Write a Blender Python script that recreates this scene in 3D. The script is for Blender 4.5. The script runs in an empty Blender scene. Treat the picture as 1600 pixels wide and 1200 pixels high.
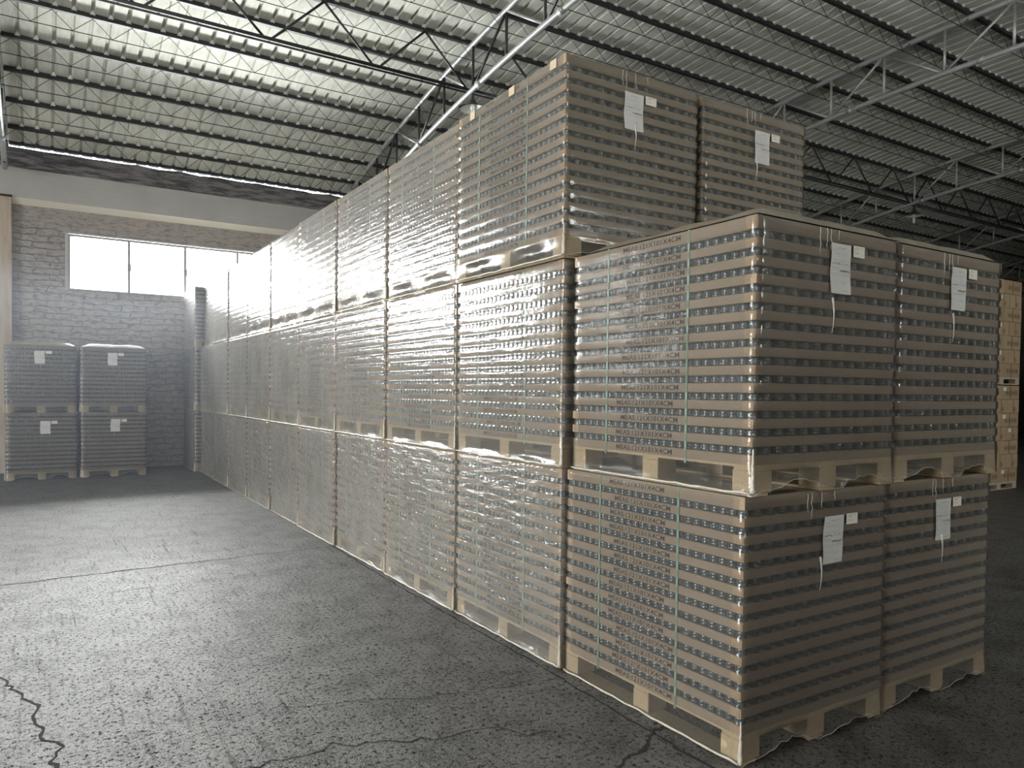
import bpy, bmesh, math, random
from mathutils import Vector, Matrix, noise
random.seed(7)
sc = bpy.context.scene
COL = sc.collection

# ---------------------------------------------------------------- camera
def setup_camera():
    yaw, pitch, roll = 0.5336, -0.0231, 0.0106
    f = 1127.7
    F = Vector((math.sin(yaw)*math.cos(pitch), math.cos(yaw)*math.cos(pitch), math.sin(pitch)))
    R = Vector((math.cos(yaw), -math.sin(yaw), 0)); U = R.cross(F)
    R2 = R*math.cos(roll)+U*math.sin(roll); U2 = -R*math.sin(roll)+U*math.cos(roll)
    cd = bpy.data.cameras.new('camera'); cam = bpy.data.objects.new('camera', cd); COL.objects.link(cam)
    M = Matrix((R2, U2, -F)).transposed().to_4x4(); M.translation = Vector((-2.5205, -2.0044, 1.5781))
    cam.matrix_world = M
    cd.sensor_width = 36; cd.lens = f/1600*36
    cd.shift_x = 67.09/1600; cd.shift_y = 35.5/1600
    cd.clip_start = .05; cd.clip_end = 200
    sc.camera = cam
setup_camera()

# ---------------------------------------------------------------- world, daylight, exposure
w = bpy.data.worlds.new('world'); sc.world = w; w.use_nodes = True
w.node_tree.nodes['Background'].inputs[0].default_value = (.85, .93, 1, 1)
w.node_tree.nodes['Background'].inputs[1].default_value = 9.0
vs = sc.view_settings
vs.view_transform = 'Standard'; vs.look = 'None'; vs.gamma = 1; vs.use_curve_mapping = False
vs.exposure = 0.22
def area(name, loc, rot, sx, sy, power, col):
    l = bpy.data.lights.new(name, 'AREA'); l.shape = 'RECTANGLE'; l.size = sx; l.size_y = sy
    l.energy = power; l.color = col
    o = bpy.data.objects.new(name, l); COL.objects.link(o); o.location = loc; o.rotation_euler = rot
    return o
H90 = math.pi/2
WIN_Z0, WIN_Z1 = 3.38, 4.41
# daylight standing just outside each opening of the far wall (facing into the hall)
DAY = (1.0, .99, .97)
WIN_BAYS = [(-2.10, 2.02, 1900), (-8.40, -4.28, 1300), (-14.7, -10.58, 900)]
for x0, x1, P in WIN_BAYS:
    area('daylight_far_window', ((x0+x1)/2, 13.92, (WIN_Z0+WIN_Z1)/2), (-H90-math.radians(15), 0, 0), x1-x0-.02, WIN_Z1-WIN_Z0+.06, P, DAY)   # sunlit ground outside throws light upward
# high openings of the wall behind the camera
BACK_BAYS = [(-8.4, -4.2, 200), (4.2, 8.4, 210), (10.5, 14.7, 100)]
for x0, x1, P in BACK_BAYS:
    area('daylight_back_window', ((x0+x1)/2, -7.68, 3.9), (H90, 0, 0), x1-x0-.02, 1.0, P, (1, .93, .82))

# unseen gate and its light, added in the left wall to brighten left faces
ADDED_GATE = (-3.5, 2.0, 4.2)
area('added_side_light', (-16.6, (ADDED_GATE[0]+ADDED_GATE[1])/2, ADDED_GATE[2]/2), (0, -H90, 0), ADDED_GATE[2]-.05, ADDED_GATE[1]-ADDED_GATE[0]-.05, 950, (1, .96, .89))

# ---------------------------------------------------------------- helpers
def new_obj(name, me, parent=None):
    o = bpy.data.objects.new(name, me); COL.objects.link(o)
    if parent is not None: o.parent = parent
    return o
def finish(bm, name, mats, smooth=False):
    me = bpy.data.meshes.new(name); bm.normal_update(); bm.to_mesh(me); bm.free()
    for m in (mats if isinstance(mats, (list, tuple)) else [mats]): me.materials.append(m)
    if smooth:
        for p in me.polygons: p.use_smooth = True
    return me
def obj(name, bm, mats, parent=None, smooth=False):
    return new_obj(name, finish(bm, name, mats, smooth), parent)
def tag(o, label, cat, group=None, kind=None):
    o['label'] = label; o['category'] = cat
    if group: o['group'] = group
    if kind: o['kind'] = kind
    return o
def thing(name, label, cat, loc=(0, 0, 0), rz=0, group=None):
    o = bpy.data.objects.new(name, None); COL.objects.link(o); o.location = loc; o.rotation_euler = (0, 0, rz)
    o.empty_display_size = .2
    return tag(o, label, cat, group)
def struct(name, bm, mats, smooth=False):
    o = obj(name, bm, mats, None, smooth); o['kind'] = 'structure'; return o
def box(bm, x0, y0, z0, x1, y1, z1, mi=0):
    v = [bm.verts.new(p) for p in ((x0,y0,z0),(x1,y0,z0),(x1,y1,z0),(x0,y1,z0),(x0,y0,z1),(x1,y0,z1),(x1,y1,z1),(x0,y1,z1))]
    for q in ((0,3,2,1),(4,5,6,7),(0,1,5,4),(1,2,6,5),(2,3,7,6),(3,0,4,7)):
        fc = bm.faces.new([v[i] for i in q]); fc.material_index = mi
def bevel(bm, wd, seg=1):
    bmesh.ops.bevel(bm, geom=list(bm.edges), offset=wd, segments=seg, affect='EDGES', profile=.5)
def tube(bm, pts, r, n=8, mi=0, cap=True):
    pts = [Vector(p) for p in pts]; rings = []
    for i, p in enumerate(pts):
        if i == 0: t = pts[1]-p
        elif i == len(pts)-1: t = p-pts[i-1]
        else: t = (pts[i+1]-p).normalized()+(p-pts[i-1]).normalized()
        t.normalize()
        ref = Vector((0, 0, 1)) if abs(t.z) < .9 else Vector((0, 1, 0))
        a = t.cross(ref).normalized(); b = t.cross(a)
        rr = r[i] if isinstance(r, (list, tuple)) else r
        rings.append([bm.verts.new(p+a*math.cos(k*2*math.pi/n)*rr+b*math.sin(k*2*math.pi/n)*rr) for k in range(n)])
    for i in range(len(rings)-1):
        for k in range(n):
            fc = bm.faces.new((rings[i][k], rings[i][(k+1) % n], rings[i+1][(k+1) % n], rings[i+1][k])); fc.material_index = mi; fc.smooth = n > 5
    if cap:
        for rg in (rings[0][::-1], rings[-1]):
            fc = bm.faces.new(rg); fc.material_index = mi
def lathe(bm, prof, n, cx=0, cy=0, cz=0, mi=0, cap=True):
    rings = [[bm.verts.new((cx+r*math.cos(2*math.pi*k/n), cy+r*math.sin(2*math.pi*k/n), cz+z)) for k in range(n)] for r, z in prof]
    for i in range(len(rings)-1):
        for k in range(n):
            fc = bm.faces.new((rings[i][k], rings[i][(k+1) % n], rings[i+1][(k+1) % n], rings[i+1][k])); fc.smooth = True; fc.material_index = mi
    if cap:
        bm.faces.new(rings[0][::-1]).material_index = mi; bm.faces.new(rings[-1]).material_index = mi

# ---------------------------------------------------------------- materials
class NT:
    def __init__(s, name):
        s.m = bpy.data.materials.new(name); s.m.use_nodes = True; s.t = s.m.node_tree
        s.b = s.t.nodes['Principled BSDF']; s.out = s.t.nodes['Material Output']
        s.tc = s.n('ShaderNodeTexCoord')
    def n(s, ty, **k):
        nd = s.t.nodes.new(ty)
        for a, v in k.items():
            if a.startswith('_'): nd.inputs[a[1:].replace('_', ' ')].default_value = v
            else: setattr(nd, a, v)
        return nd
    def l(s, a, b): s.t.links.new(a, b)
    def mapping(s, scale, rot=(0, 0, 0), src='Object'):
        mp = s.n('ShaderNodeMapping'); s.l(s.tc.outputs[src], mp.inputs[0])
        mp.inputs['Scale'].default_value = scale; mp.inputs['Rotation'].default_value = rot; return mp.outputs[0]
    def noise(s, vec, scale, detail=4, rough=.5):
        nd = s.n('ShaderNodeTexNoise', _Scale=scale, _Detail=detail, _Roughness=rough); s.l(vec, nd.inputs['Vector']); return nd.outputs['Fac']
    def ramp(s, fac, stops):
        r = s.n('ShaderNodeValToRGB'); s.l(fac, r.inputs[0]); e = r.color_ramp.elements
        while len(e) < len(stops): e.new(.5)
        for i, (p, c) in enumerate(stops):
            e[i].position = p; e[i].color = (c, c, c, 1) if isinstance(c, (int, float)) else (*c, 1)
        return r.outputs[0]
    def math(s, op, a, b=None, clamp=False):
        nd = s.n('ShaderNodeMath', operation=op); nd.use_clamp = clamp
        for i, x in enumerate((a, b)):
            if x is None: continue
            if isinstance(x, (int, float)): nd.inputs[i].default_value = x
            else: s.l(x, nd.inputs[i])
        return nd.outputs[0]
    def mix(s, fac, a, b, mode='MIX'):
        nd = s.n('ShaderNodeMix', data_type='RGBA', blend_type=mode)
        for i, x in ((0, fac), (6, a), (7, b)):
            if isinstance(x, (int, float)): nd.inputs[i].default_value = x
            elif isinstance(x, tuple): nd.inputs[i].default_value = (*x, 1)
            else: s.l(x, nd.inputs[i])
        return nd.outputs[2]
    def bump(s, h, strength=.3, dist=.01, normal=None):
        nd = s.n('ShaderNodeBump', _Strength=strength, _Distance=dist); s.l(h, nd.inputs['Height'])
        if normal is not None: s.l(normal, nd.inputs['Normal'])
        return nd.outputs[0]
    def set(s, col=None, rough=None, metal=None, normal=None, spec=None):
        for k, v in (('Base Color', col), ('Roughness', rough), ('Metallic', metal), ('Normal', normal), ('Specular IOR Level', spec)):
            if v is None: continue
            if isinstance(v, (int, float)): s.b.inputs[k].default_value = v
            elif isinstance(v, tuple): s.b.inputs[k].default_value = (*v, 1)
            else: s.l(v, s.b.inputs[k])
        return s.m
def plain(name, col, rough=.5, metal=0, spec=None):
    return NT(name).set(col, rough, metal, spec=spec)
M = {}
def geo_y(t):
    g = t.n('ShaderNodeSeparateXYZ'); t.l(t.tc.outputs['Object'], g.inputs[0]); return g.outputs['Y']
def mk():
    t = NT('cardboard'); v = t.mapping((1, 1, 1)); n1 = t.noise(v, 7, 3); n2 = t.noise(t.mapping((160, 160, 4)), 1, 2)
    oi = t.n('ShaderNodeObjectInfo')
    c = t.mix(n1, (.285, .225, .165), (.35, .28, .21)); c = t.mix(t.math('MULTIPLY', n2, .18), c, (.22, .15, .09))
    c = t.mix(t.math('MULTIPLY', oi.outputs['Random'], .3), c, (.25, .195, .14))
    M['card'] = t.set(c, .7, normal=t.bump(n2, .15, .002), spec=.3)
    M['ink'] = plain('printed_ink', (.045, .03, .024), .7)
    t = NT('clear_tape'); n1 = t.noise(t.mapping((1, 1, 1)), 60, 3)
    M['tape'] = t.set(t.mix(n1, (.36, .26, .17), (.46, .35, .24)), .18, normal=t.bump(n1, .5, .003))
    t = NT('dark_jar_glass'); M['jar'] = t.set((.07, .088, .095), .24, 0, spec=.8)
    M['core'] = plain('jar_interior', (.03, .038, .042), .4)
    t = NT('pallet_wood'); n1 = t.noise(t.mapping((3, 3, 30)), 3, 5, .6); n2 = t.noise(t.mapping((1, 1, 1)), 90, 2, .7)
    c = t.mix(n1, (.43, .335, .205), (.54, .43, .28)); c = t.mix(t.ramp(n2, [(.5, 0), (.7, .45)]), c, (.30, .19, .09))
    M['wood'] = t.set(c, .75, normal=t.bump(n2, .3, .003))
    M['strap'] = plain('green_strap', (.20, .27, .195), .45)
    t = NT('paper'); n1 = t.noise(t.mapping((1, 1, 1)), 12, 3)
    M['paper'] = t.set(t.mix(n1, (.60, .59, .58), (.70, .69, .67)), .6, normal=t.bump(n1, .3, .01))
    M['tagpaper'] = plain('tag_paper', (.80, .76, .68), .6)
    M['print'] = plain('grey_print', (.22, .21, .21), .7)
    M['pen'] = plain('pen_ink', (.03, .03, .035), .6)
    # steel
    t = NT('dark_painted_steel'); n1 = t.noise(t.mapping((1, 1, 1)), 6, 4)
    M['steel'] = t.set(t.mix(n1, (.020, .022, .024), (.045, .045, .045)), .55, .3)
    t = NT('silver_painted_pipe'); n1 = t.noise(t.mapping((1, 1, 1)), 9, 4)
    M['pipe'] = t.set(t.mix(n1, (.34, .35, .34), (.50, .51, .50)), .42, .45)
    # roof sheet
    t = NT('galvanised_roof_sheet')
    ws = t.noise(t.mapping((30, .6, 1)), 1, 4, .6); n1 = t.noise(t.mapping((1, 1, 1)), 1.3, 5, .6); n2 = t.noise(t.mapping((6, 1.2, 1)), 3, 5, .7)
    c = t.mix(n1, (.60, .60, .53), (.76, .76, .68)); c = t.mix(t.ramp(n2, [(.35, .5), (.6, 0)]), c, (.46, .455, .40))
    fl = t.n('ShaderNodeTexWave', wave_type='BANDS', bands_direction='X', _Scale=1.0, _Distortion=0.0); t.l(t.mapping((10.0, 1, 1)), fl.inputs[0])
    b = t.bump(fl.outputs['Fac'], .25, .004); b = t.bump(ws, .2, .004, b)
    M['roof'] = t.set(c, .75, 0, normal=b, spec=.2)
    # walls
    t = NT('rough_brick_wall'); v = t.mapping((1, 1, 1), (H90, 0, 0)); 
    nz = t.n('ShaderNodeTexNoise', _Scale=2.2, _Detail=5); t.l(t.mapping((1, 1, 1)), nz.inputs['Vector'])
    vm = t.n('ShaderNodeVectorMath', operation='MULTIPLY_ADD'); t.l(nz.outputs['Color'], vm.inputs[0]); vm.inputs[1].default_value = (.5, .16, .16); t.l(v, vm.inputs[2])
    br = t.n('ShaderNodeTexBrick', offset=.5, _Scale=1.0); t.l(vm.outputs[0], br.inputs['Vector'])
    br.inputs['Brick Width'].default_value = .40; br.inputs['Row Height'].default_value = .118; br.inputs['Mortar Size'].default_value = .016; br.inputs['Mortar Smooth'].default_value = .9
    n1 = t.noise(t.mapping((1, 1, 1)), 1.2, 5, .65); n2 = t.noise(t.mapping((1.5, 1, 5)), 6, 6, .7); n3 = t.noise(t.mapping((.5, 1, 2.2)), 7, 6, .75)
    geo = t.n('ShaderNodeSeparateXYZ'); t.l(t.tc.outputs['Object'], geo.inputs[0])
    msk = t.ramp(t.math('MULTIPLY', geo.outputs['Z'], .2), [(.885, 1), (.925, .1)])  # plaster above window height
    c = t.mix(n1, (.42, .365, .325), (.56, .50, .45)); c = t.mix(t.ramp(n2, [(.36, .85), (.52, 0)]), c, (.25, .215, .19))
    mort = t.math('MULTIPLY', t.math('MULTIPLY', br.outputs['Fac'], msk), t.ramp(n3, [(.34, 0), (.48, 1)]))
    c = t.mix(t.math('MULTIPLY', mort, .45), c, (.20, .17, .16))
    h = t.math('SUBTRACT', n2, t.math('MULTIPLY', mort, .9)); h = t.math('ADD', h, n3)
    M['brick'] = t.set(c, .85, normal=t.bump(h, .9, .05))
    t = NT('cast_concrete'); n1 = t.noise(t.mapping((1, 1, 1)), 1.5, 6, .65); n2 = t.noise(t.mapping((.3, .3, 3)), 5, 5, .7)
    M['conc'] = t.set(t.mix(n1, (.36, .345, .325), (.50, .48, .45)), .85, normal=t.bump(n2, .5, .02))
    t = NT('rough_mortar_courses'); n1 = t.noise(t.mapping((.5, 1, 4)), 4, 6, .75); n0 = t.noise(t.mapping((1, 1, 1)), 1.0, 3)
    c = t.mix(t.ramp(n1, [(.42, 1), (.56, 0)]), (.30, .28, .27), (.10, .09, .10)); M['mortar'] = t.set(c, .9, normal=t.bump(n1, 1, .06))
    t = NT('stained_column'); n1 = t.noise(t.mapping((3, 3, .4)), 2, 5, .6)
    M['column'] = t.set(t.mix(t.ramp(n1, [(.4, 0), (.65, 1)]), (.50, .43, .36), (.40, .29, .20)), .85, normal=t.bump(n1, .3, .02))
    M['cream'] = plain('pale_ledge', (.86, .80, .68), .6)  # paler colour for the beam's chamfered under-edge
    M['darkwall'] = plain('dim_plaster', (.16, .15, .14), .9)
    # floor
    t = NT('worn_concrete_floor'); v = t.mapping((1, 1, 1))
    big = t.noise(v, .55, 5, .6); mid = t.noise(v, 3.5, 9, .72); fine = t.noise(v, 42, 4, .78); grit = t.noise(v, 110, 2, .8)
    sc1 = t.noise(t.mapping((22, 1.6, 1), (0, 0, .5)), 1.2, 4, .7); sc2 = t.noise(t.mapping((1.8, 24, 1), (0, 0, .25)), 1.1, 4, .7)
    scr = t.math('MAXIMUM', t.ramp(sc1, [(.58, 0), (.65, 1)]), t.ramp(sc2, [(.61, 0), (.69, 1)]))
    c = t.mix(big, (.085, .082, .079), (.145, .140, .133)); c = t.mix(t.ramp(mid, [(.42, .75), (.56, 0)]), c, (.055, .052, .05))
    c = t.mix(t.ramp(grit, [(.58, 0), (.72, .5)]), c, (.30, .29, .28)); c = t.mix(t.ramp(fine, [(.38, .9), (.48, 0)]), c, (.022, .021, .020))
    c = t.mix(t.math('MULTIPLY', scr, .5), c, (.05, .048, .045))
    rg = t.math('ADD', t.math('MULTIPLY', mid, .30), t.math('MULTIPLY', scr, .18)); rg = t.math('ADD', rg, .25); rg = t.math('ADD', rg, t.math('MULTIPLY', big, .1))
    b = t.bump(fine, .9, .008); b = t.bump(grit, .7, .004, b); b = t.bump(mid, .15, .02, b); b = t.bump(scr, .3, -.004, b)
    slab = t.ramp(t.math('MULTIPLY', t.math('ADD', geo_y(t), .03*0), .1), [(.44, 0), (.60, 1)])   # floor turns paler, rougher and less shiny towards the far slab
    pit = t.ramp(fine, [(.40, 0), (.50, 1)]); pit2 = t.ramp(grit, [(.38, 0), (.50, 1)])
    sp = t.math('MULTIPLY', t.math('MULTIPLY', pit, pit2), t.ramp(mid, [(.38, .45), (.56, 1)]))
    sp = t.math('MULTIPLY', sp, t.math('SUBTRACT', 1.0, t.math('MULTIPLY', slab, .35)))
    c = t.mix(t.math('MULTIPLY', slab, .25), c, (.20, .19, .18))
    rg = t.math('ADD', rg, t.math('MULTIPLY', slab, .12))
    M['floor'] = t.set(c, rg, normal=b, spec=t.math('MULTIPLY', sp, 1.0))
    M['crack'] = plain('dark_crack', (.012, .011, .010), .9)
    M['joint'] = plain('floor_joint_fill', (.045, .042, .038), .9)
    M['white'] = plain('white_enamel', (.80, .80, .76), .35)
    M['bulb'] = plain('bulb_glass', (.85, .85, .83), .25)
    M['darkenamel'] = plain('dark_enamel', (.03, .035, .035), .4)
    M['frame'] = plain('window_frame_metal', (.30, .31, .31), .5, .4)
    t = NT('carton_board'); n1 = t.noise(t.mapping((1, 1, 1)), 6, 3); oi = t.n('ShaderNodeObjectInfo')
    c = t.mix(oi.outputs['Random'], (.36, .255, .155), (.46, .34, .22)); c = t.mix(t.math('MULTIPLY', n1, .3), c, (.38, .25, .13))
    M['carton'] = t.set(c, .6)
    M['cartontape'] = plain('brown_carton_tape', (.34, .22, .12), .25)
    M['mark'] = plain('black_marking', (.05, .035, .03), .7)
    M['sticker'] = plain('white_sticker', (.8, .8, .78), .5)
    M['patch'] = plain('cream_tape_patch', (.62, .50, .33), .5)
    # glass pane
    t = NT('dusty_window_glass'); gl = t.n('ShaderNodeBsdfGlossy', _Roughness=.05); tr = t.n('ShaderNodeBsdfTransparent', _Color=(.96, .98, .98, 1)); mx = t.n('ShaderNodeMixShader')
    fr = t.n('ShaderNodeFresnel'); t.l(fr.outputs[0], mx.inputs[0]); t.l(tr.outputs[0], mx.inputs[1]); t.l(gl.outputs[0], mx.inputs[2]); t.l(mx.outputs[0], t.out.inputs[0]); M['glass'] = t.m
def film_mat(name, haze, wr, rough, dmp=.4):
    t = NT(name); v = t.mapping((1, 1, 1))
    oi = t.n('ShaderNodeObjectInfo')
    off = t.n('ShaderNodeVectorMath', operation='ADD'); t.l(v, off.inputs[0])
    cmb = t.n('ShaderNodeCombineXYZ'); rr = t.math('MULTIPLY', oi.outputs['Random'], 37.0)
    for i in range(3): t.l(rr, cmb.inputs[i])
    t.l(cmb.outputs[0], off.inputs[1])
    def mp(scale, rot):
        m = t.n('ShaderNodeMapping'); t.l(off.outputs[0], m.inputs[0]); m.inputs['Scale'].default_value = scale; m.inputs['Rotation'].default_value = rot; return m.outputs[0]
    w1 = t.noise(mp((3, 3, 12), (.75, .1, 0)), 1.7, 4, .55)      # slanting creases
    w2 = t.noise(mp((4, 4, 20), (-.6, -.1, 0)), 2.2, 3, .6)
    w3 = t.noise(mp((30, 30, 3), (0, 0, 0)), 1.0, 2, .5)              # vertical stretch streaks
    big = t.noise(off.outputs[0], 2.5, 3, .5)
    b = t.bump(w1, wr, .045); b = t.bump(w2, wr*.6*1.0, .02, b); b = t.bump(w3, .16, .004, b)
    # the film is dimpled where it is drawn over the rows of jars
    sx = t.n('ShaderNodeSeparateXYZ'); t.l(v, sx.inputs[0])
    zf = t.math('FRACT', t.math('DIVIDE', t.math('SUBTRACT', sx.outputs['Z'], .128), .0735))
    band = t.ramp(zf, [(.50, 0), (.60, 1), (.92, 1), (1.0, 0)])
    dots = t.math('ABSOLUTE', t.math('SINE', t.math('MULTIPLY', sx.outputs['Y'], math.pi/.049)))
    b = t.bump(t.math('MULTIPLY', t.math('MULTIPLY', band, dots), t.math('GREATER_THAN', sx.outputs['Z'], .128)), dmp, .004, b)
    lw = t.n('ShaderNodeNewGeometry')
    dt = t.n('ShaderNodeVectorMath', operation='DOT_PRODUCT'); t.l(lw.outputs['Normal'], dt.inputs[0]); t.l(lw.outputs['Incoming'], dt.inputs[1])
    cs = t.math('MAXIMUM', t.math('ABSOLUTE', dt.outputs['Value']), .06)
    hz = t.math('MULTIPLY', t.math('ADD', .6, t.math('MULTIPLY', big, .8)), haze)
    hz = t.math('MULTIPLY', hz, t.math('ADD', .85, t.math('MULTIPLY', w3, .3)))
    tr_amt = t.math('POWER', t.math('SUBTRACT', 1.0, hz), t.math('DIVIDE', 1.0, cs))   # light path through the film
    hf = t.math('SUBTRACT', 1.0, tr_amt)
    dif = t.n('ShaderNodeBsdfDiffuse', _Color=(.72, .69, .64, 1)); tl = t.n('ShaderNodeBsdfTranslucent', _Color=(.72, .69, .64, 1))
    t.l(b, dif.inputs['Normal'])
    mh = t.n('ShaderNodeMixShader'); mh.inputs[0].default_value = .35; t.l(dif.outputs[0], mh.inputs[1]); t.l(tl.outputs[0], mh.inputs[2])
    trn = t.n('ShaderNodeBsdfTransparent', _Color=(.985, .985, .98, 1))
    m1 = t.n('ShaderNodeMixShader'); t.l(hf, m1.inputs[0]); t.l(trn.outputs[0], m1.inputs[1]); t.l(mh.outputs[0], m1.inputs[2])
    gl = t.n('ShaderNodeBsdfGlossy', _Roughness=rough); t.l(b, gl.inputs['Normal'])
    fr = t.n('ShaderNodeFresnel', _IOR=1.5); t.l(b, fr.inputs['Normal'])
    fz = t.math('MULTIPLY', fr.outputs[0], 1.25, True)
    m2 = t.n('ShaderNodeMixShader'); t.l(fz, m2.inputs[0]); t.l(m1.outputs[0], m2.inputs[1]); t.l(gl.outputs[0], m2.inputs[2])
    t.l(m2.outputs[0], t.out.inputs[0]); return t.m
mk()
M['film_clear'] = film_mat('thin_clear_film', .075, .10, .16, .06)
M['film_top'] = film_mat('top_tier_film', .085, .035, .16, .10)
M['film_mid'] = film_mat('stretch_film', .15, .08, .14)
M['film_heavy'] = film_mat('wrinkled_stretch_film', .17, .42, .16)

# ---------------------------------------------------------------- setting
XL, XR, YF, YB = -16.2, 34.0, 13.45, -7.45
bm = bmesh.new(); box(bm, XL-.3, YB-.3, -.2, XR+.3, YF+.3, 0); struct('floor', bm, M['floor'])
def ribbon(name, pts, wd, jit, mat, z=.0018, sub=14, label=None):
    """a crack or joint: a thin strip that follows a wandering line on the floor"""
    bm = bmesh.new(); P = []
    for i in range(len(pts)-1):
        a, b = Vector(pts[i]), Vector(pts[i+1])
        for k in range(sub): P.append(a.lerp(b, k/sub))
    P.append(Vector(pts[-1])); L = []
    for i, p in enumerate(P):
        d = (P[min(i+1, len(P)-1)]-P[max(i-1, 0)]).normalized(); nr = Vector((-d.y, d.x))
        q = p+nr*(noise.noise(Vector((p.x*6, p.y*6, 3)))*jit+noise.noise(Vector((p.x*25, p.y*25, 9)))*jit*.5)
        hw = wd*(.6+.8*abs(noise.noise(Vector((p.x*14, p.y*14, 5)))*2))
        L.append((bm.verts.new((q.x+nr.x*hw, q.y+nr.y*hw, z)), bm.verts.new((q.x-nr.x*hw, q.y-nr.y*hw, z))))
    for i in range(len(L)-1): bm.faces.new((L[i][1], L[i+1][1], L[i+1][0], L[i][0]))
    o = struct(name, bm, mat); return o
ribbon('floor_joint', [(.11, 9.2), (-.02, 4.9), (-.07, 3.4), (-.072, 2.4), (-.066, 1.2), (-.09, .6), (-.095, .2), (-.1, -2.5)], .006, .02, M['crack'])
ribbon('floor_joint', [(-9, 4.55), (-2.81, 4.73), (-1.64, 4.80), (0.0, 4.88)], .007, .035, M['crack'])
ribbon('floor_joint', [(-9, 9.2), (-3.0, 9.22), (-.07, 9.24)], .006, .02, M['crack'])
ribbon('floor_joint', [(-9, 3.7), (-2.35, 4.08), (-.02, 4.21)], .0025, .05, M['joint'])
ribbon('floor_crack', [(-4.6, 3.3), (-3.2, 2.9), (-2.72, 2.59), (-2.57, 2.14), (-2.505, 1.65), (-2.46, 1.38), (-2.4, .9)], .007, .05, M['crack'])
ribbon('floor_crack', [(-2.2, .98), (-1.83, 1.04), (-1.2, .93), (-.5, .68)], .004, .1, M['crack'])
ribbon('floor_crack', [(-.9, .02), (-.5, .23), (-.2, .33), (-.09, .40), (.0, .42)], .007, .04, M['crack'])
ribbon('floor_crack', [(-1.5, 1.5), (-.72, 1.23), (-.09, 1.12)], .003, .06, M['joint'])

# roof arch
YC, ZTOP, RAD = 3.0, 7.348, 35.8
def arch(y, off=0.0):
    return ZTOP-RAD+math.sqrt((RAD+off)**2-(y-YC)**2)
def build_roof():
    bm = bmesh.new(); xs = []; pitch = .229; x = XL-.1
    while x < XR+.1:
        xs += [(x, 0), (x+.165, 0), (x+.178, .034), (x+.216, .034)]; x += pitch
    ys = [YB-.2+(YF-YB+.15)*i/26 for i in range(27)]; rows = []
    for y in ys:
        rows.append([bm.verts.new((a, y, arch(y, .06)+h)) for a, h in xs])
    for i in range(len(ys)-1):
        for k in range(len(xs)-1):
            bm.faces.new((rows[i][k], rows[i][k+1], rows[i+1][k+1], rows[i+1][k]))
    o = struct('ceiling', bm, M['roof']); o['label'] = 'corrugated galvanised sheet roof'
    mod = o.modifiers.new('sheet', 'SOLIDIFY'); mod.thickness = .004
build_roof()

def wall_with_openings(name, y0, y1, bays, z0, z1, top, mat, x0=XL, x1=XR):
    bm = bmesh.new(); xs = x0
    box(bm, x0, y0, 0, x1, y1, z0); box(bm, x0, y0, z1, x1, y1, top)
    for a, b in sorted(bays):
        box(bm, xs, y0, z0, a, y1, z1); xs = b
    box(bm, xs, y0, z0, x1, y1, z1)
    return struct(name, bm, mat)
wall_with_openings('wall_far', YF, YF+.24, [(a, b) for a, b, _ in WIN_BAYS], WIN_Z0, WIN_Z1, 5.05, M['brick'])
wall_with_openings('wall_back', YB-.24, YB, [(a, b) for a, b, _ in BACK_BAYS], 3.4, 4.4, 5.75, M['darkwall'])
bm = bmesh.new(); box(bm, XL-.25, YB, 0, XL, ADDED_GATE[0], 7.6); box(bm, XL-.25, ADDED_GATE[1], 0, XL, YF, 7.6); box(bm, XL-.25, ADDED_GATE[0], ADDED_GATE[2], XL, ADDED_GATE[1], 7.6); struct('wall_left', bm, M['darkwall'])
bm = bmesh.new(); box(bm, XR, YB, 0, XR+.25, YF, 7.6); struct('wall_right', bm, M['darkwall'])
# ring beam on the far wall, chamfered under-edge, with rough masonry over it
def beam():
    bm = bmesh.new(); prof = [(YF+.24, 4.95), (YF-.001, 4.845), (YF-.16, 4.935), (YF-.16, 5.46), (YF+.24, 5.46)]
    A = [bm.verts.new((XL, y, z)) for y, z in prof]; B = [bm.verts.new((XR, y, z)) for y, z in prof]
    for i in range(5):
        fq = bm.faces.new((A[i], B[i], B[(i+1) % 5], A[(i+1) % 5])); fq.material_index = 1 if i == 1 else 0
    bm.faces.new(A); bm.faces.new(B[::-1]); bmesh.ops.recalc_face_normals(bm, faces=list(bm.faces))
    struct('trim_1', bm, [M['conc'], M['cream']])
    bm = bmesh.new(); nx = 260; zs = [5.455, 5.55, 5.64, 5.73, 5.832]; rows = []
    for j, z in enumerate(zs):
        rows.append([bm.verts.new((XL+(XR-XL)*i/nx, YF-.158+(.03*noise.noise(Vector((i*.35, j*1.3, 0))) if j else 0)+.010*j, z+(.03*noise.noise(Vector((i*.5, 7, 0))) if j == 4 else 0))) for i in range(nx+1)])
    rows.append([bm.verts.new((XL+(XR-XL)*i/nx, YF+.24, 5.80)) for i in range(nx+1)])
    for j in range(len(rows)-1):
        for i in range(nx): bm.faces.new((rows[j][i], rows[j][i+1], rows[j+1][i+1], rows[j+1][i]))
    struct('trim_2', bm, M['mortar'])
beam()
bm = bmesh.new(); box(bm, XL, YF-.20, 5.855, XR, YF-.14, 5.925); struct('trim_4', bm, M['steel'])
# concrete columns under the truss ends
TRX = [-9.37, -3.07, 3.28, 9.58, 15.88, 22.0, 28.3]
for i, x in enumerate(TRX):
    bm = bmesh.new(); xc = x-.13 if i == 1 else x
    box(bm, xc-.21, YF-.17, 0, xc+.21, YF+.02, 4.93); bevel(bm, .008); struct('wall_pillar', bm, M['column'])

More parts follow.
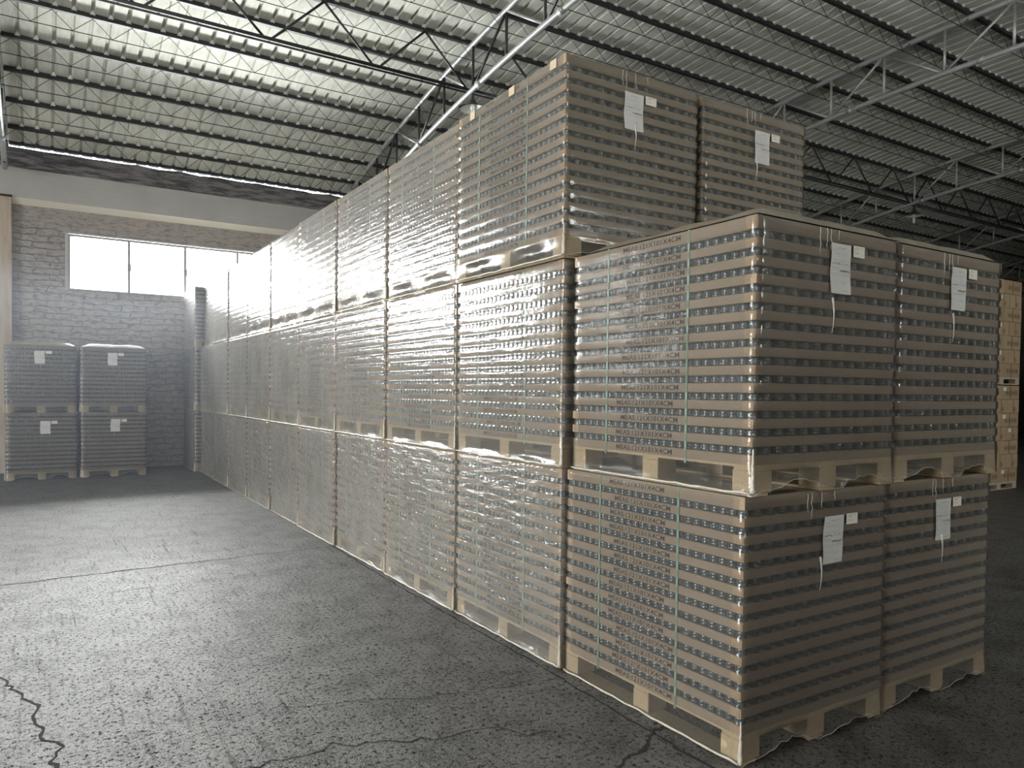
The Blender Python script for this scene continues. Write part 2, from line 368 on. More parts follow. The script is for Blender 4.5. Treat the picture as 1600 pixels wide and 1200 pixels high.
# windows
def window(i, a, b, y, z0, z1, n):
    fr = bpy.data.objects.new('window_%d' % i, None); COL.objects.link(fr); fr['kind'] = 'structure'; fr.location = (a, y, z0)
    W = b-a; Hh = z1-z0; bm = bmesh.new()
    box(bm, 0, -.03, 0, W, .03, .03); box(bm, 0, -.03, Hh-.03, W, .03, Hh)
    box(bm, 0, -.03, .03, .03, .03, Hh-.03); box(bm, W-.03, -.03, .03, W, .03, Hh-.03)
    obj('window_frame', bm, M['frame'], fr)
    for k in range(1, n):
        bm = bmesh.new(); xx = W*k/n; box(bm, xx-.024, -.03, .03, xx+.024, .03, Hh-.03)
        m = obj('mullion', bm, M['frame'], fr)
        bm = bmesh.new(); box(bm, xx-.034, -.055, Hh*.42, xx+.034, -.03, Hh*.56); obj('latch', bm, M['frame'], m)
    for k in range(n):
        bm = bmesh.new(); box(bm, W*k/n+.024, -.003, .03, W*(k+1)/n-.024, .003, Hh-.03); obj('pane', bm, M['glass'], fr)
for i, (a, b, _) in enumerate(WIN_BAYS): window(i+1, a, b, YF+.10, WIN_Z0, WIN_Z1, 4)
for i, (a, b, _) in enumerate(BACK_BAYS): window(i+5, a, b, YB-.1, 3.4, 4.4, 4)
bm = bmesh.new(); box(bm, -2.2, YF-.03, WIN_Z1, 2.12, YF+.05, WIN_Z1+.035); box(bm, -2.16, YF-.012, WIN_Z0-.02, -2.10, YF+.05, WIN_Z1)
struct('trim_3', bm, M['conc'])

# ---------------------------------------------------------------- roof steel
PUR_Y = [12.75, 12.0, 11.2, 10.4, 9.55, 8.72, 7.9, 7.05, 6.2, 5.4, 4.55, 3.7, 2.85, 2.0, 1.15, .3, -.6, -1.5, -2.4, -3.4, -4.4, -5.4, -6.4]
ORD = ['first','second','third','fourth','fifth','sixth','seventh','eighth','ninth','tenth','eleventh','twelfth','thirteenth','fourteenth','fifteenth','sixteenth','seventeenth','eighteenth','nineteenth','twentieth','twenty-first','twenty-second','twenty-third','twenty-fourth','twenty-fifth']
PX0, PX1 = -9.4, 33.9
def purlin_meshes():
    L = PX1-PX0; bm = bmesh.new()
    box(bm, 0, -.03, -.012, L, .03, -.006); box(bm, 0, -.03, -.006, L, -.024, .05); box(bm, 0, .024, -.006, L, .03, .05)
    top = finish(bm, 'purlin_top_chord', M['steel'])
    bm = bmesh.new(); pts = []; s = .25; n = int(L/s)
    for k in range(n+1): pts.append((k*s, 0, -.012 if k % 2 == 0 else -.235))
    tube(bm, pts, .0055, 5); web = finish(bm, 'purlin_web', M['steel'])
    bm = bmesh.new(); tube(bm, [(0, 0, -.24), (L, 0, -.24)], .0065, 5); rod = finish(bm, 'purlin_bottom_rod', M['steel'])
    bm = bmesh.new(); x = XL-.1
    while x < XR:
        cx = x+.197
        if PX0+.1 < cx < PX1-.1:
            q = cx-PX0
            v = [bm.verts.new(p) for p in ((q-.036, -.05, .03), (q+.036, -.05, .03), (q+.036, .045, .03), (q-.036, .045, .03), (q-.008, -.035, .10), (q+.008, -.035, .10), (q+.008, .03, .10), (q-.008, .03, .10))]
            for fq in ((0,3,2,1),(4,5,6,7),(0,1,5,4),(1,2,6,5),(2,3,7,6),(3,0,4,7)): bm.faces.new([v[i] for i in fq])
        x += .229
    clips = finish(bm, 'roof_clips', M['white'])
    return top, web, rod, clips
pm = purlin_meshes()
for i, y in enumerate(PUR_Y):
    t = thing('roof_purlin', 'dark open-web roof purlin, %s out from the far window wall' % ORD[i], 'purlin', (PX0, y, arch(y)), 0, 'open-web roof purlins')
    if y < -2.5: pass
    new_obj('top_chord', pm[0], t); new_obj('web_rod', pm[1], t); new_obj('bottom_rod', pm[2], t)
    c = new_obj('sheet_clip', pm[3], t); c['kind'] = 'stuff'

TR_LAB = ['arched silver pipe roof truss over the empty bay, left of the frame edge', 'arched pipe roof truss resting on the stained column at the edge of the brick wall',
          'arched silver pipe roof truss carrying the pendant lamp above the long pallet row', 'arched silver pipe roof truss passing over the second top-tier pallet column',
          'arched silver pipe roof truss with the small pendant lamp in the dim hall', 'arched pipe roof truss, next beyond the one with the small lamp', 'arched pipe roof truss deepest in the dark end of the hall']
DEP = .70
NODES = [7.80+.94*k for k in range(-16, 6)]
def truss(i, x):
    t = thing('roof_truss', TR_LAB[i], 'roof truss', (x, YF-.2, 4.93), 0, 'arched pipe roof trusses')
    org = Vector((x, YF-.2, 4.93))
    def P(y, z): return Vector((x, y, z))-org
    ys = [YF-.2-(YF-.2-(YB+.2))*k/40 for k in range(41)]
    bm = bmesh.new(); tube(bm, [P(y, arch(y)-.048) for y in ys], .046, 12)
    obj('top_chord', bm, M['pipe'], t)
    bm = bmesh.new(); by = [y for y in ys if YB+.6 < y < YF-.55]
    pts = [P(YF-.22, arch(YF-.22)-.32)]+[P(y, arch(y)-.048-DEP*(1 if abs(y-YC) < 9.2 else .93)) for y in by]+[P(YB+.22, arch(YB+.22)-.32)]
    tube(bm, pts, .043, 12)
    for k in range(3, len(pts)-3, 4):
        d = (pts[k+1]-pts[k]).normalized(); tube(bm, [pts[k]-d*.05, pts[k]+d*.05], .054, 12)
    obj('bottom_chord', bm, M['pipe'], t)
    bm = bmesh.new(); box(bm, -.09, -.1, 0, .09, .1, .008); obj('bearing_plate', bm, M['steel'], t)
    for k, y in enumerate(NODES):
        if not (YB+.9 < y < YF-.7): continue
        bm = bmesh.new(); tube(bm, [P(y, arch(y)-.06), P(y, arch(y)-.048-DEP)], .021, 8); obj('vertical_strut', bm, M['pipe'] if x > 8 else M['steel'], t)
        if k % 2 == 0:                       # bottom main node: two diagonals rise to the neighbours
            for s in (-.94, .94):
                yy = y+s
                if not (YB+.5 < yy < YF-.4): continue
                bm = bmesh.new(); tube(bm, [P(y, arch(y)-.048-DEP), P(yy, arch(yy)-.06)], .021, 8)
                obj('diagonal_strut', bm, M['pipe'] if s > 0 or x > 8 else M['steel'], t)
    return t
for i, x in enumerate(TRX): truss(i, x)
# tie trusses along the hall, between the arched trusses
def tie(i, xa, xb, ystation):
    zt, zb = arch(ystation)+.0, arch(ystation)-.048-DEP+.04
    L = xb-xa; n = 4; a = L/n
    t = thing('tie_truss', ['dark lattice tie truss over the empty floor, ending at the lamp over the pallets', 'dark lattice tie truss mostly hidden behind the top-tier pallets', 'lattice tie truss over the cartons, reaching to the small lamp from the pallets side', 'lattice tie truss beyond the small lamp', 'lattice tie truss in the darkest end of the hall'][i], 'tie truss', (xa, ystation, zb), 0, 'lattice tie trusses between arched trusses')
    for dz, dy, r in ((0, 0, .026), (-.035, .05, .010)):
        bm = bmesh.new(); tube(bm, [(0, dy, dz), (L, dy, dz)], r, 8); obj('bottom_chord' if r > .02 else 'conduit', bm, M['steel'], t)
    for k in range(n):
        xt = a*(k+.5)
        for xb_ in (a*k+.05, a*(k+1)-.05):
            bm = bmesh.new(); tube(bm, [(xb_, 0, 0), (xt, 0, zt-zb)], .017, 8); obj('diagonal_strut', bm, M['steel'], t)
for i in range(5): tie(i, TRX[i+1], TRX[i+2], 7.9)

# pendant lamps
def lamp(label, x, y, z):
    t = thing('pendant_lamp', label, 'pendant lamp', (x, y, z), 0, 'pendant lamps')
    bm = bmesh.new(); lathe(bm, [(.022, -.02), (.024, -.10), (.045, -.13), (.05, -.17)], 16); obj('lamp_holder', bm, M['darkenamel'], t)
    bm = bmesh.new(); bm2 = [(.052, -.155), (.09, -.185), (.165, -.235), (.205, -.258)]
    lathe(bm, bm2, 32, mi=0, cap=False); inner = [(r-.002, zz-.005) for r, zz in bm2][::-1]; lathe(bm, inner, 32, mi=1, cap=False)
    obj('lamp_shade', bm, [M['darkenamel'], M['white']], t, True)
    b = bm = bmesh.new(); lathe(bm, [(.022, -.17), (.03, -.19), (.034, -.23), (.028, -.26)], 14); obj('bulb_base', bm, M['white'], t, True)
    for k in range(4):
        bm = bmesh.new(); an = k*math.pi/2+.4; cx, cy = .02*math.cos(an), .02*math.sin(an)
        tube(bm, [(cx, cy, -.25), (cx, cy, -.43), (cx*.3, cy*.3, -.445)], .010, 8); obj('bulb_tube', bm, M['bulb'], t, True)
    bm = bmesh.new(); tube(bm, [(0, 0, -.02), (.02, 0, .03), (-.02, .02, .08), (0, 0, .14)], .010, 6); obj('hook', bm, M['steel'], t)
zl = arch(7.8)-.048-DEP
lamp('dark dish pendant lamp with a white tubular bulb just above the pallet row', TRX[2], 7.80, zl-.05)
lamp('small white-shaded pendant lamp on the truss in the dim part of the hall', TRX[4], 7.80, zl-.05)

# ---------------------------------------------------------------- pallet loads
WX, WY, PIT, TRH, PH = 1.03, 1.187, .0735, .0405, .128      # tray footprint, layer pitch, tray height, pallet height
TOPH = 1.139
def pallet_parts():
    out = {}
    bm = bmesh.new()
    for k in range(3):
        y = k*(WY-.1)/2; box(bm, .004, y, .104, WX-.004, y+.10, .116)
    for k in range(9):
        x = k*(WX-.112)/8; box(bm, x, 0, .116, x+.112, WY, .128)
    out['deck'] = finish(bm, 'pallet_deck', M['wood'])
    bm = bmesh.new(); box(bm, 0, 0, .012, .125, .105, .104); bevel(bm, .003); out['block'] = finish(bm, 'pallet_block', M['wood'])
    bm = bmesh.new(); box(bm, 0, 0, 0, .10, WY, .012); out['board'] = finish(bm, 'bottom_board', M['wood'])
    return out
PP = pallet_parts()
def text_mesh():
    cu = bpy.data.curves.new('meas', 'FONT'); cu.body = 'MEAS:121X101X4CM'; cu.size = .04; cu.resolution_u = 2; cu.offset = .0007; cu.space_character = 1.02
    o = bpy.data.objects.new('meas', cu); COL.objects.link(o)
    me = bpy.data.meshes.new_from_object(o.evaluated_get(bpy.context.evaluated_depsgraph_get()))
    bpy.data.objects.remove(o); xs = [v.co.x for v in me.vertices]; ys = [v.co.y for v in me.vertices]
    for v in me.vertices:
        v.co.x = (v.co.x-min(xs))/(max(xs)-min(xs)); v.co.y = (v.co.y-min(ys))/(max(ys)-min(ys))
    return me
TXT = text_mesh()
def tray_mesh(ytext, h, cap):
    bm = bmesh.new(); box(bm, 0, 0, 0, WX, WY, h); bevel(bm, .0025)
    if cap:
        box(bm, -.003, -.003, h*.12, WX+.003, WY+.003, h*.96)
    z0 = (h-.024)/2 if not cap else .018
    n0 = len(bm.faces); tm = bmesh.new(); tm.from_mesh(TXT)
    xo = -.0012 if not cap else -.0042
    for f in tm.faces:      # text reads from far (+y) to near (-y) on the -x face
        vv = [bm.verts.new((xo, ytext-(v.co.x)*.385, z0+v.co.y*.0255)) for v in f.verts]
        nf = bm.faces.new(vv); nf.material_index = 1
        nf.normal_update()
        if nf.normal.x > 0: nf.normal_flip()
    tm.free()
    # glossy tape folded round the near-left and far-left corners
    for a, b in ((-.0015, .055), (WY-.05, WY+.0015)):
        box(bm, -.0016 if not cap else -.0045, a, .001, .02, b, h-.001, 2)
    bm.faces.ensure_lookup_table()
    return finish(bm, 'cardboard_tray', [M['card'], M['ink'], M['tape']])
TRAYS = [tray_mesh(yt, TRH, False) for yt in (.80, .835, .75, .775, .72)]
CAPS = [tray_mesh(yt, .056, True) for yt in (.80, .84)]
JPROF = [(.0215, .0), (.0243, .003), (.0243, .012), (.0232, .014), (.0243, .016), (.0243, .027), (.021, .033)]
bmj = bmesh.new(); lathe(bmj, JPROF, 14); JAR = finish(bmj, 'jar', M['jar'], True)
def jar_spots():
    S = []
    for k in range(24): S.append((.0285, .030+k*.0490, 'L'))
    for k in range(23): S.append((.058+k*.0428, .0285+(.0245 if k % 2 == 0 else 0), 'F'))
    for k in range(24): S.append((WX-.0285, .030+k*.0490, 'R'))
    return S
SP = jar_spots()
def own_jars():
    own = set()
    for lay in range(13):        # the hundred jars that show largest: nearest the camera corner
        idx = [(0, i) for i in range(6)]+[(1, i) for i in range(2)]
        for side, i in idx:
            if len(own) < 100: own.add((lay, i if side == 0 else 24+i))
    return own
OWN = own_jars()
def jar_mesh(skip):
    bm = bmesh.new()
    for lay in range(13):
        z = PH+lay*PIT+TRH-.0005
        for i, (x, y, s) in enumerate(SP):
            if (lay, i) in skip: continue
            lathe(bm, JPROF, 10, x, y, z, 0, False)
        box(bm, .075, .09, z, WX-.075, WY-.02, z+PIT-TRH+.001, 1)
    return finish(bm, 'jars', [M['jar'], M['core']])
JARS_ALL = jar_mesh(set()); JARS_REST = jar_mesh(OWN)

SKIRT = {}
t = NT('bunched_film'); n_ = t.noise(t.mapping((1, 1, 1)), 60, 2)
M['hem'] = t.set((.62, .58, .50), .2, normal=t.bump(n_, .4, .01), spec=.8)
def film_mesh(seed, mat, depth_noise, skirt):
    """the wrap: four walls that follow trays and jar rows, folds over the pallet, puffed top"""
    rnd = random.Random(seed); off = rnd.random()*50
    per = []   # perimeter points: (x, y, nx, ny, s, corner distance, side)
    nX, nY = 26, 34
    def side(p0, p1, n, nrm, tag_):
        for k in range(n):
            f = k/n; f = .5-.5*math.cos(math.pi*f) if False else f
            x, y = p0[0]+(p1[0]-p0[0])*f, p0[1]+(p1[1]-p0[1])*f
            dc = min(f, 1-f)*math.hypot(p1[0]-p0[0], p1[1]-p0[1])
            nx, ny = nrm
            per.append((x, y, nx, ny, dc, tag_, f))
    side((0, WY), (0, 0), nY, (-1, 0), 'L'); side((0, 0), (WX, 0), nX, (0, -1), 'F'); side((WX, 0), (WX, WY), nY, (1, 0), 'R'); side((WX, WY), (0, WY), nX, (0, 1), 'B')
    # corner normals
    per = [(x, y, (nx if dc > .001 else (-.7 if x < .5 else .7)), (ny if dc > .001 else (-.7 if y < .5 else .7)), dc, tg, f) for x, y, nx, ny, dc, tg, f in per]
    zs = [0, .012, .03, .05, .07, .09, .108, .122]
    for k in range(13):
        z = PH+k*PIT; zs += [z+.006, z+.022, z+TRH-.003, z+TRH+.007, z+TRH+.017, z+TRH+.027]
    zs += [PH+13*PIT+.006, PH+13*PIT+.03, TOPH-.004]
    bm = bmesh.new(); rows = []; edge = []
    for z in zs:
        row = []
        injar = z > PH and ((z-PH) % PIT) > TRH and z < PH+13*PIT
        for x, y, nx, ny, dc, tg, f in per:
            n1 = noise.noise(Vector((x*4+off, y*4, z*3))); n2 = noise.noise(Vector((x*9, y*9+off, z*26+f*9)))
            o = .0048+.0008*abs(n2)+.0025*max(n1, 0)*depth_noise
            if injar:
                o = o-((.0016 if tg == 'L' else .0005)+.001*n2 if dc > .03 else .008+.004*n2)
            zz = z
            if z < PH:
                # over the pallet: folds, slack between the blocks
                nb = abs(math.sin(math.pi*2*f))               # 0 at blocks, 1 between
                o = .006+.006*n1+.006*noise.noise(Vector((f*7+off, z*60+f*14, 2)))*nb-.012*nb*(1-abs(z-.06)/.06)
                o = max(o, .0015) if nb < .3 else o
                if skirt and tg in 'F':                       # hem that droops at the blocks and rides up between them
                    lift = .075*nb**(.9 if f < .5 else 1.6)*(.75+.5*noise.noise(Vector((f*5+off, 3, 1))))*(1 if f < .97 else 0)+.026*noise.noise(Vector((f*17+off, 1, 1)))
                    zz = lift+(PH-lift)*(z/PH) if lift > 0 else z
                    o += .022*(1-z/PH)*(.6+.8*abs(n1))
                if tg == 'L' and z < .02: o += .006
            zz = max(zz, .001)
            row.append(bm.verts.new((x+nx*o, y+ny*o, zz)))
            if skirt and tg == 'F' and z == 0: edge.append((x+nx*o, y+ny*o-.001, zz+.002))
        rows.append(row)
    n = len(per)
    for j in range(len(rows)-1):
        for k in range(n):
            bm.faces.new((rows[j][k], rows[j][(k+1) % n], rows[j+1][(k+1) % n], rows[j+1][k]))
    # top: rings shrinking to the middle, puffed up a little
    prev = rows[-1]
    for q, (s, h) in enumerate(((.97, .010), (.88, .020), (.7, .024), (.4, .026), (.1, .026))):
        ring = []
        for x, y, nx, ny, dc, tg, f in per:
            X = WX/2+(x-WX/2)*s; Y = WY/2+(y-WY/2)*s
            hh = h*(.6+.8*abs(noise.noise(Vector((X*3+off, Y*3, 0)))))*(.06 if not depth_noise > 1.5 else 1.0)
            ring.append(bm.verts.new((X, Y, TOPH+.0015+hh)))
        for k in range(n): bm.faces.new((prev[k], prev[(k+1) % n], ring[(k+1) % n], ring[k]))
        prev = ring
    bm.faces.new(prev)
    me = finish(bm, 'stretch_film', mat, True)
    if skirt:
        bh = bmesh.new(); tube(bh, edge, [.0008+.0018*abs(noise.noise(Vector((k*.9, seed, 2)))) for k in range(len(edge))], 6)
        SKIRT[me.name] = finish(bh, 'film_hem', M['hem'], True)
    return me
FILM = {'near': [film_mesh(1, M['film_clear'], 1, True), film_mesh(2, M['film_clear'], 1, True)],
        'neartop': [film_mesh(3, M['film_clear'], 2, True)],
        'mid': [film_mesh(4, M['film_mid'], 1, False), film_mesh(5, M['film_mid'], 1, False)],
        'midtop': [film_mesh(6, M['film_top'], 1, True)],
        'heavy': [film_mesh(7, M['film_heavy'], 1.2, False), film_mesh(8, M['film_heavy'], 1.2, False)]}
def hem_mesh(seed):   # rolled lower edge of the film along the pallet foot and up the near corner
    bm = bmesh.new(); pts = [(-.016+.006*noise.noise(Vector((k*.7, seed, 0))), WY*k/26, .012+.006*noise.noise(Vector((k*.5, seed, 4)))) for k in range(27)]
    tube(bm, pts, [.0045+.004*abs(noise.noise(Vector((k*.4, seed, 8)))) for k in range(27)], 7)
    pts = [(-.010, -.008, .015+.012*k) for k in range(16)]
    tube(bm, [(p[0]+.004*noise.noise(Vector((i*.6, seed, 1))), p[1], p[2]) for i, p in enumerate(pts)], [.010-.0005*i for i in range(16)], 7)
    return finish(bm, 'film_hem', M['hem'], True)
HEMS = [hem_mesh(1), hem_mesh(5)]
def strap_mesh():
    bm = bmesh.new(); e = .0048
    for (x0, z0, x1, z1) in ((-e, PH, -e+.0015, TOPH+.0024), (WX+e-.0015, PH, WX+e, TOPH+.0024)):
        box(bm, x0, 0, z0, x1, .013, z1)
    box(bm, -e, 0, TOPH+.0012, WX+e, .013, TOPH+.0024); box(bm, -e, 0, PH-.022, WX+e, .013, PH-.02)
    box(bm, -e, 0, PH-.022, -e+.0015, .013, PH); box(bm, WX+e-.0015, 0, PH-.022, WX+e, .013, PH)
    return finish(bm, 'strap', M['strap'])
STRAP = strap_mesh()
def scribble(bm, x0, z0, x1, h, y, r, mi, wd=.0010):
    """a line of small illegible handwriting or print"""
    x = x0; px, pz = x0, z0
    while x < x1:
        nx = x+r.uniform(.0015, .004)*(h/.006)**.5; nz = z0+r.uniform(-.5, .5)*h
        if r.random() > .16:
            d = Vector((nx-px, 0, nz-pz)); L = max(d.length, 1e-5); nr = Vector((-d.z, 0, d.x))/L*wd*.5
            q = [bm.verts.new(p) for p in (Vector((px, y, pz))-nr, Vector((nx, y, nz))-nr, Vector((nx, y, nz))+nr, Vector((px, y, pz))+nr)]
            f = bm.faces.new(q); f.material_index = mi
        px, pz = nx, nz; x = nx
def sheet_mesh(seed):
    r = random.Random(seed); bm = bmesh.new(); W, H = .148, .218; nx, nz = 6, 14
    sk = r.uniform(-.012, .003)
    def P(u, v): return Vector((u*W+sk*(1-v)+.003*math.sin(v*7+seed), -.0075-.0035*abs(math.sin(u*2.2+v*3+seed)), v*H))
    g = [[bm.verts.new(P(i/nx, j/nz)) for i in range(nx+1)] for j in range(nz+1)]
    for j in range(nz):
        for i in range(nx): bm.faces.new((g[j][i], g[j][i+1], g[j+1][i+1], g[j+1][i]))
    y = -.0122; o = sk*.5
    scribble(bm, .045+o, .198, .105+o, .009, y, r, 1, .0013)
    for z, a, b in ((.186, .008, .05), (.172, .015, .11), (.145, .01, .045), (.146, .06, .10), (.138, .07, .095), (.112, .005, .06), (.086, .008, .13), (.055, .01, .03), (.052, .05, .075), (.050, .085, .105), (.044, .085, .10), (.014, .08, .135)):
        scribble(bm, a+o, z, b+o, .005, y, r, 1, .0009)
    for z in (.128, .104, .078): box(bm, .005+o, y, z, .14+o, y+.0002, z+.0006, 1)
    scribble(bm, .006+o, .130, .062+o, .011, y, r, 2, .0022); scribble(bm, .078+o, .131, .088+o, .009, y, r, 2, .0016); scribble(bm, .110+o, .131, .118+o, .011, y, r, 2, .0016)
    scribble(bm, .062+o, .100, .136+o, .011, y, r, 2, .0026)
    return finish(bm, 'delivery_sheet', [M['paper'], M['print'], M['pen']])
def tagcard_mesh(seed):
    r = random.Random(seed+50); bm = bmesh.new(); box(bm, 0, -.0125, 0, .086, -.0118, .050)
    for k in range(5): scribble(bm, .008, .042-k*.008, .072-.02*(k % 3)-.01*k, .0045, -.0127, r, 1, .0014)
    return finish(bm, 'product_tag', [M['tagpaper'], M['pen']])
SHEETS = [sheet_mesh(k) for k in range(3)]; TAGC = [tagcard_mesh(k) for k in range(2)]
def string_meshes(seed):
    r = random.Random(seed); out = []      # loose tails of film hanging from the top edge
    for k in range(4):
        bm = bmesh.new()
        x = .40+r.uniform(0, .22); L = r.uniform(.04, .13); z = TOPH-.005
        pts = [(x+.01*noise.noise(Vector((k, j*.8, seed))), -.0125-.002*(j % 2), z-L*j/5) for j in range(6)]
        tube(bm, pts, [.0018, .0015, .0015, .0012, .001, .0006], 5); out.append(finish(bm, 'loose_film_tail', M['hem'], True))
    bm = bmesh.new(); pts = [(.50+.012*math.sin(j*.6), -.0135, TOPH-.30-.03*j) for j in range(6)]
    tube(bm, pts, [.005, .004, .003, .002, .0015, .001], 5)
    out.append(finish(bm, 'loose_film_tail', M['hem'], True)); return out
TAILS = [string_meshes(3), string_meshes(9)]
def dome_mesh():   # puffed film sheet lying over the top trays
    bm = bmesh.new(); n = 26; g = []
    for j in range(n+1):
        row = []
        for i in range(n+1):
            u, v = i/n, j/n
            e = min(u, 1-u, v, 1-v); e2 = min(v, 1-v); h = .058*min(1, u*WX/.13, (1-u)*WX/.10)*min(1, e2*9)**.4+.018*noise.noise(Vector((u*6, v*6, 2)))*min(1, e*8)
            row.append(bm.verts.new((u*(WX+.012)-.006, v*(WY+.012)-.006, TOPH+.004+max(h, 0))))
        g.append(row)
    for j in range(n):
        for i in range(n): bm.faces.new((g[j][i], g[j][i+1], g[j+1][i+1], g[j+1][i]))
    return finish(bm, 'top_sheet', M['kraft'], True)
M['film_dome'] = film_mat('puffed_top_film', .07, .4, .2)
t = NT('film_covered_kraft'); n_ = t.noise(t.mapping((1, 1, 1)), 5, 4)
M['kraft'] = t.set(t.mix(n_, (.27, .225, .17), (.36, .31, .25)), .35, normal=t.bump(n_, .9, .03), spec=.6)
DOME = dome_mesh()

loads = 0
def load(label, x, y, z, film='mid', rz=0.0, sz=1.0, own=False, front=True, sheetpos=(.508, .885), tier_top=False, strap=True, group='stacked pallets of jar trays', patches=()):
    global loads
    loads += 1; r = random.Random(loads*13)
    t = thing('wrapped_pallet', label, 'wrapped pallet', (x, y, z), rz, group); t.scale = (1, 1, sz)
    d = new_obj('wooden_pallet', PP['deck'], t)
    for i in range(3):
        for j in range(3):
            b = new_obj('pallet_block', PP['block'], d); b.location = (i*(WX-.125)/2, j*(WY-.105)/2, 0)
        b = new_obj('bottom_board', PP['board'], d); b.location = (i*(WX-.10)/2, 0, 0)
    for k in range(13):
        o = new_obj('cardboard_tray', TRAYS[r.randrange(5) if not own else (3 if (z > .5) == (k > 3) else 1) if r.random() < .75 else 0], t)
        o.location = (r.uniform(-.003, .002), r.uniform(-.002, .002), PH+k*PIT)
    o = new_obj('cardboard_tray', CAPS[loads % 2], t); o.location = (0, 0, PH+13*PIT); o['label'] = 'taller lid tray on top'
    if own:
        for lay, i in sorted(OWN):
            j = new_obj('jar', JAR, t); px, py, _ = SP[i]; j.location = (px, py, PH+lay*PIT+TRH-.0005)
    j = new_obj('jar', JARS_REST if own else JARS_ALL, t); j['kind'] = 'stuff'
    fm = FILM[film]; fme = fm[loads % len(fm)]; new_obj('stretch_film', fme, t)
    if fme.name in SKIRT: new_obj('film_hem', SKIRT[fme.name], t)
    if x < .5: new_obj('film_hem', HEMS[loads % 2], t)
    if strap:
        for ys in (.36, .905):
            s = new_obj('strap', STRAP, t); s.location = (0, ys, 0)
    if front:
        s = new_obj('delivery_sheet', SHEETS[loads % 3], t); s.location = (sheetpos[0], 0, sheetpos[1])
        g = new_obj('product_tag', TAGC[loads % 2], t); g.location = (sheetpos[0]+.165, 0, sheetpos[1]+.17)
        
        for tm_ in TAILS[loads % 2]: new_obj('loose_film_tail', tm_, t)
    if tier_top: new_obj('top_sheet', DOME, t)
    for (py, pz) in patches:
        bm = bmesh.new(); box(bm, -.0095, py-.03, pz-.026, -.0085, py+.03, pz+.026); obj('tape_patch', bm, M['patch'], t)
    return t
h1, h2, h3 = 1.139, 2.319, 3.449
s2, s3 = (h2-h1-.004)/TOPH, (h3-h2-.004)/TOPH
g0 = 'pallets at the near end of the block'
xA, xB = 0.012, 0.028
load('clear-wrapped pallet of jar trays on the floor at the near corner, green straps', xA, 0, 0, 'near', -.004, 1, True, sheetpos=(.53, .80), group=g0)
load('clear-wrapped pallet of jar trays on top of the near corner pallet, film-puffed lid', xB, -.022, h1+.004, 'neartop', -.003, s2, True, sheetpos=(.487, .86), tier_top=True, group=g0)
load('clear-wrapped pallet on the floor, right of the near corner, facing the dark aisle', xA+1.066, .01, 0, 'near', .0, 1, True, sheetpos=(.445, .81), group=g0)
load('clear-wrapped pallet on the upper level, right of the near corner, facing the dark aisle', xB+1.062, -.012, h1+.004, 'neartop', .0, s2, True, sheetpos=(.49, .855), tier_top=True, group=g0)
g1 = 'top-tier pallets showing their label side'
load('top-tier pallet of jar trays at the head of the long row, cream tape patches', -.022, 1.205, h2+.004, 'midtop', 0, s3, True, sheetpos=(.42, .80), group=g1, patches=((.11, 1.112), (.53, 1.110), (1.0, 1.108)))
load('top-tier pallet of jar trays standing beside the head of the long row', 1.075, 1.215, h2+.004, 'midtop', .002, s3, False, sheetpos=(.49, .80), group=g1, tier_top=False)
load('middle-tier pallet under the second label-side top pallet, behind the near pair', 1.07, 1.235, h1+.004, 'mid', 0, s2, False, front=False, group='pallets hidden behind the near pair')
load('floor pallet under the second label-side top pallet, behind the near pair', 1.07, 1.235, 0, 'mid', 0, 1, False, front=False, group='pallets hidden behind the near pair')
P = 1.217
names = ['second', 'third', 'fourth', 'fifth', 'sixth', 'seventh', 'eighth', 'ninth', 'tenth', 'eleventh']
for k in range(10):
    y = 1.229+P*k; last = k == 9
    rr = random.Random(900+k)
    xo = [0, 0, 0, .0, .005, .0, .01, .0, .02, -.075][k]
    for tier in range(3):
        if k == 0 and tier == 2: continue
        dx = xo+rr.uniform(-.007, .007)+(.06 if (k == 8 and tier == 2) else 0)
        fm = ('heavy', 'mid', 'mid')[tier]
        lab = '%s of the long row, %s column counted from the near corner' % (('wrinkled-film floor-level pallet', 'middle-level hazy-film pallet', 'glossy top-level pallet')[tier], names[k])
        if last: lab = '%s of the column against the brick wall, jutting out of the long row' % ('floor-level pallet', 'middle-level pallet', 'top-level pallet')[tier]
        load(lab, dx, y+rr.uniform(-.001, .001), (0, h1+.004, h2+.004)[tier], fm, rr.uniform(-.0012, .0012), (1, s2, s3)[tier], k == 0 and tier < 2, front=last or tier == 2 and k == 8, group='pallets of the long row')
g3 = 'four pallets against the far brick wall'
for i, x in enumerate((-3.05, -1.955)):
    sd = 'by the stained column' if i == 0 else 'nearer the long row'
    load('floor-level pallet against the brick wall %s' % sd, x, 12.04, 0, 'near', 0, .985, False, sheetpos=((.49, .78) if i == 0 else (.46, .80)), group=g3)
    load('upper pallet against the brick wall %s, below the window' % sd, x-.01, 12.03, 1.126, 'near', 0, .985, False, sheetpos=((.42, .83) if i == 0 else (.42, .83)), tier_top=True, group=g3)

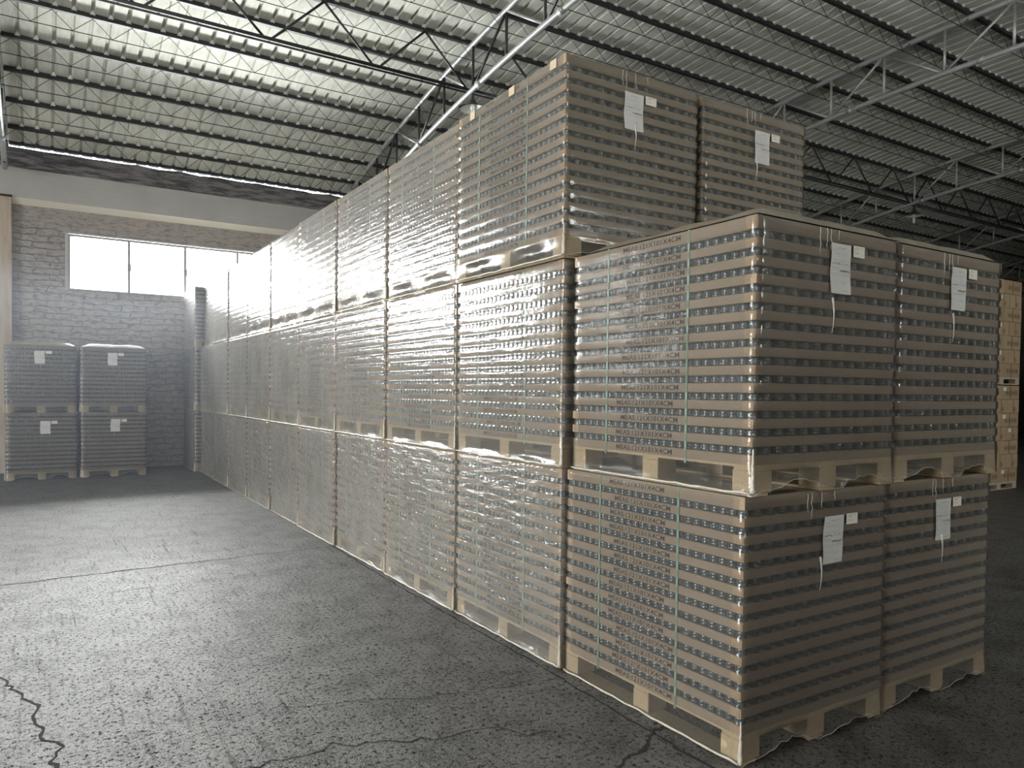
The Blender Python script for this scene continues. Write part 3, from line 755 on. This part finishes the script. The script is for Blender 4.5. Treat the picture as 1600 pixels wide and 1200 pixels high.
# ---------------------------------------------------------------- carton stack in the far aisle
def carton_mesh(w, h, d, end):
    bm = bmesh.new(); box(bm, .002, 0, .001, w-.002, d, h-.002); bevel(bm, .004)
    if not end:
        for k in range(4):
            cx = w*.30+k*.105; cz = h*.45; s = .036
            for (a, b, c_, e) in ((-s, -s, s, -s+.005), (-s, s-.005, s, s), (-s, -s, -s+.005, s), (s-.005, -s, s, s)):
                box(bm, cx+a, -.0015, cz+b, cx+c_, 0, cz+e, 1)
            if k % 2: lathe_c = 8
            for q in range(8):
                a0, a1 = q*math.pi/4, (q+1)*math.pi/4; r1, r0 = (.024, .012) if k % 2 else (.02, .004)
                f = bm.faces.new([bm.verts.new((cx+r_*math.cos(a_), -.0015, cz+r_*math.sin(a_))) for r_, a_ in ((r0, a0), (r1, a0), (r1, a1*.9+a0*.1), (r0, a1*.9+a0*.1))]); f.material_index = 1
    else:
        box(bm, w*.52, -.0015, 0.03, w*.68, 0, h*.45, 2)
    box(bm, w*.47, -.0012, 0 if False else .004, w*.53, 0, h-.004, 2)
    return finish(bm, 'carton', [M['carton'], M['mark'], M['cartontape']])
CH = .231; C_L = carton_mesh(.62, CH, .6, False); C_E = carton_mesh(.413, CH, .6, True)
cx0, cy0 = 10.645, 3.85
for lv in range(2):
    zb = 0 if lv == 0 else 1.765
    t = thing('wooden_pallet', 'dark pallet under the %s tier of brown cartons' % ('lower' if lv == 0 else 'upper'), 'pallet', (cx0, cy0+.01, zb), 0, 'pallets under the brown cartons')
    bm = bmesh.new(); box(bm, 0, 0, .09, 1.24, .6, .125); box(bm, 0, 0, 0, 1.24, .1, .015); box(bm, 0, .5, 0, 1.24, .6, .015); obj('deck', bm, M['darkwood'] if 'darkwood' in M else M['column'], t)
    for k in range(3):
        for q in (0, .5):
            bm = bmesh.new(); box(bm, k*.55, q, .015, k*.55+.14, q+.1, .09); obj('pallet_block', bm, M['column'], t)
    for row in range(7):
        z = zb+.126+row*(CH+.001); odd = row % 2 == 0
        wd, me, n = (.62, C_L, 2) if odd else (.413, C_E, 3)
        for c_ in range(n):
            o = new_obj('carton', me); o.location = (cx0+c_*wd, cy0+random.uniform(0, .008), z)
            ps = (('left', 'right') if n == 2 else ('left', 'middle', 'right'))[c_]
            tag(o, 'brown carton, %s row up on the %s carton pallet, %s end' % (ORD[row], 'lower' if lv == 0 else 'upper', ps) if ps != 'middle' else 'brown carton, %s row up on the %s carton pallet, in the middle' % (ORD[row], 'lower' if lv == 0 else 'upper'), 'carton', 'brown cartons stacked on the far pallets')
            if random.random() < .4:
                bm = bmesh.new(); box(bm, .06, -.003, CH*.6, .16, -.0005, CH*.88); obj('sticker', bm, M['sticker'], o)

# lens veil imitated by an added box of bluish scattering volume
def haze():
    bm = bmesh.new(); box(bm, -9.0, 4.0, .02, -.12, 11.95, 3.0)
    t = NT('lens_veil'); t.t.nodes.remove(t.b); v = t.n('ShaderNodeVolumeScatter', _Density=.013, _Anisotropy=.3, _Color=(.76, .84, 1, 1)); t.l(v.outputs[0], t.out.inputs['Volume'])
    o = obj('haze', bm, t.m); tag(o, 'faint bluish lens veil under the bright window, added as scattering volume', 'haze', kind='stuff'); return o
haze()
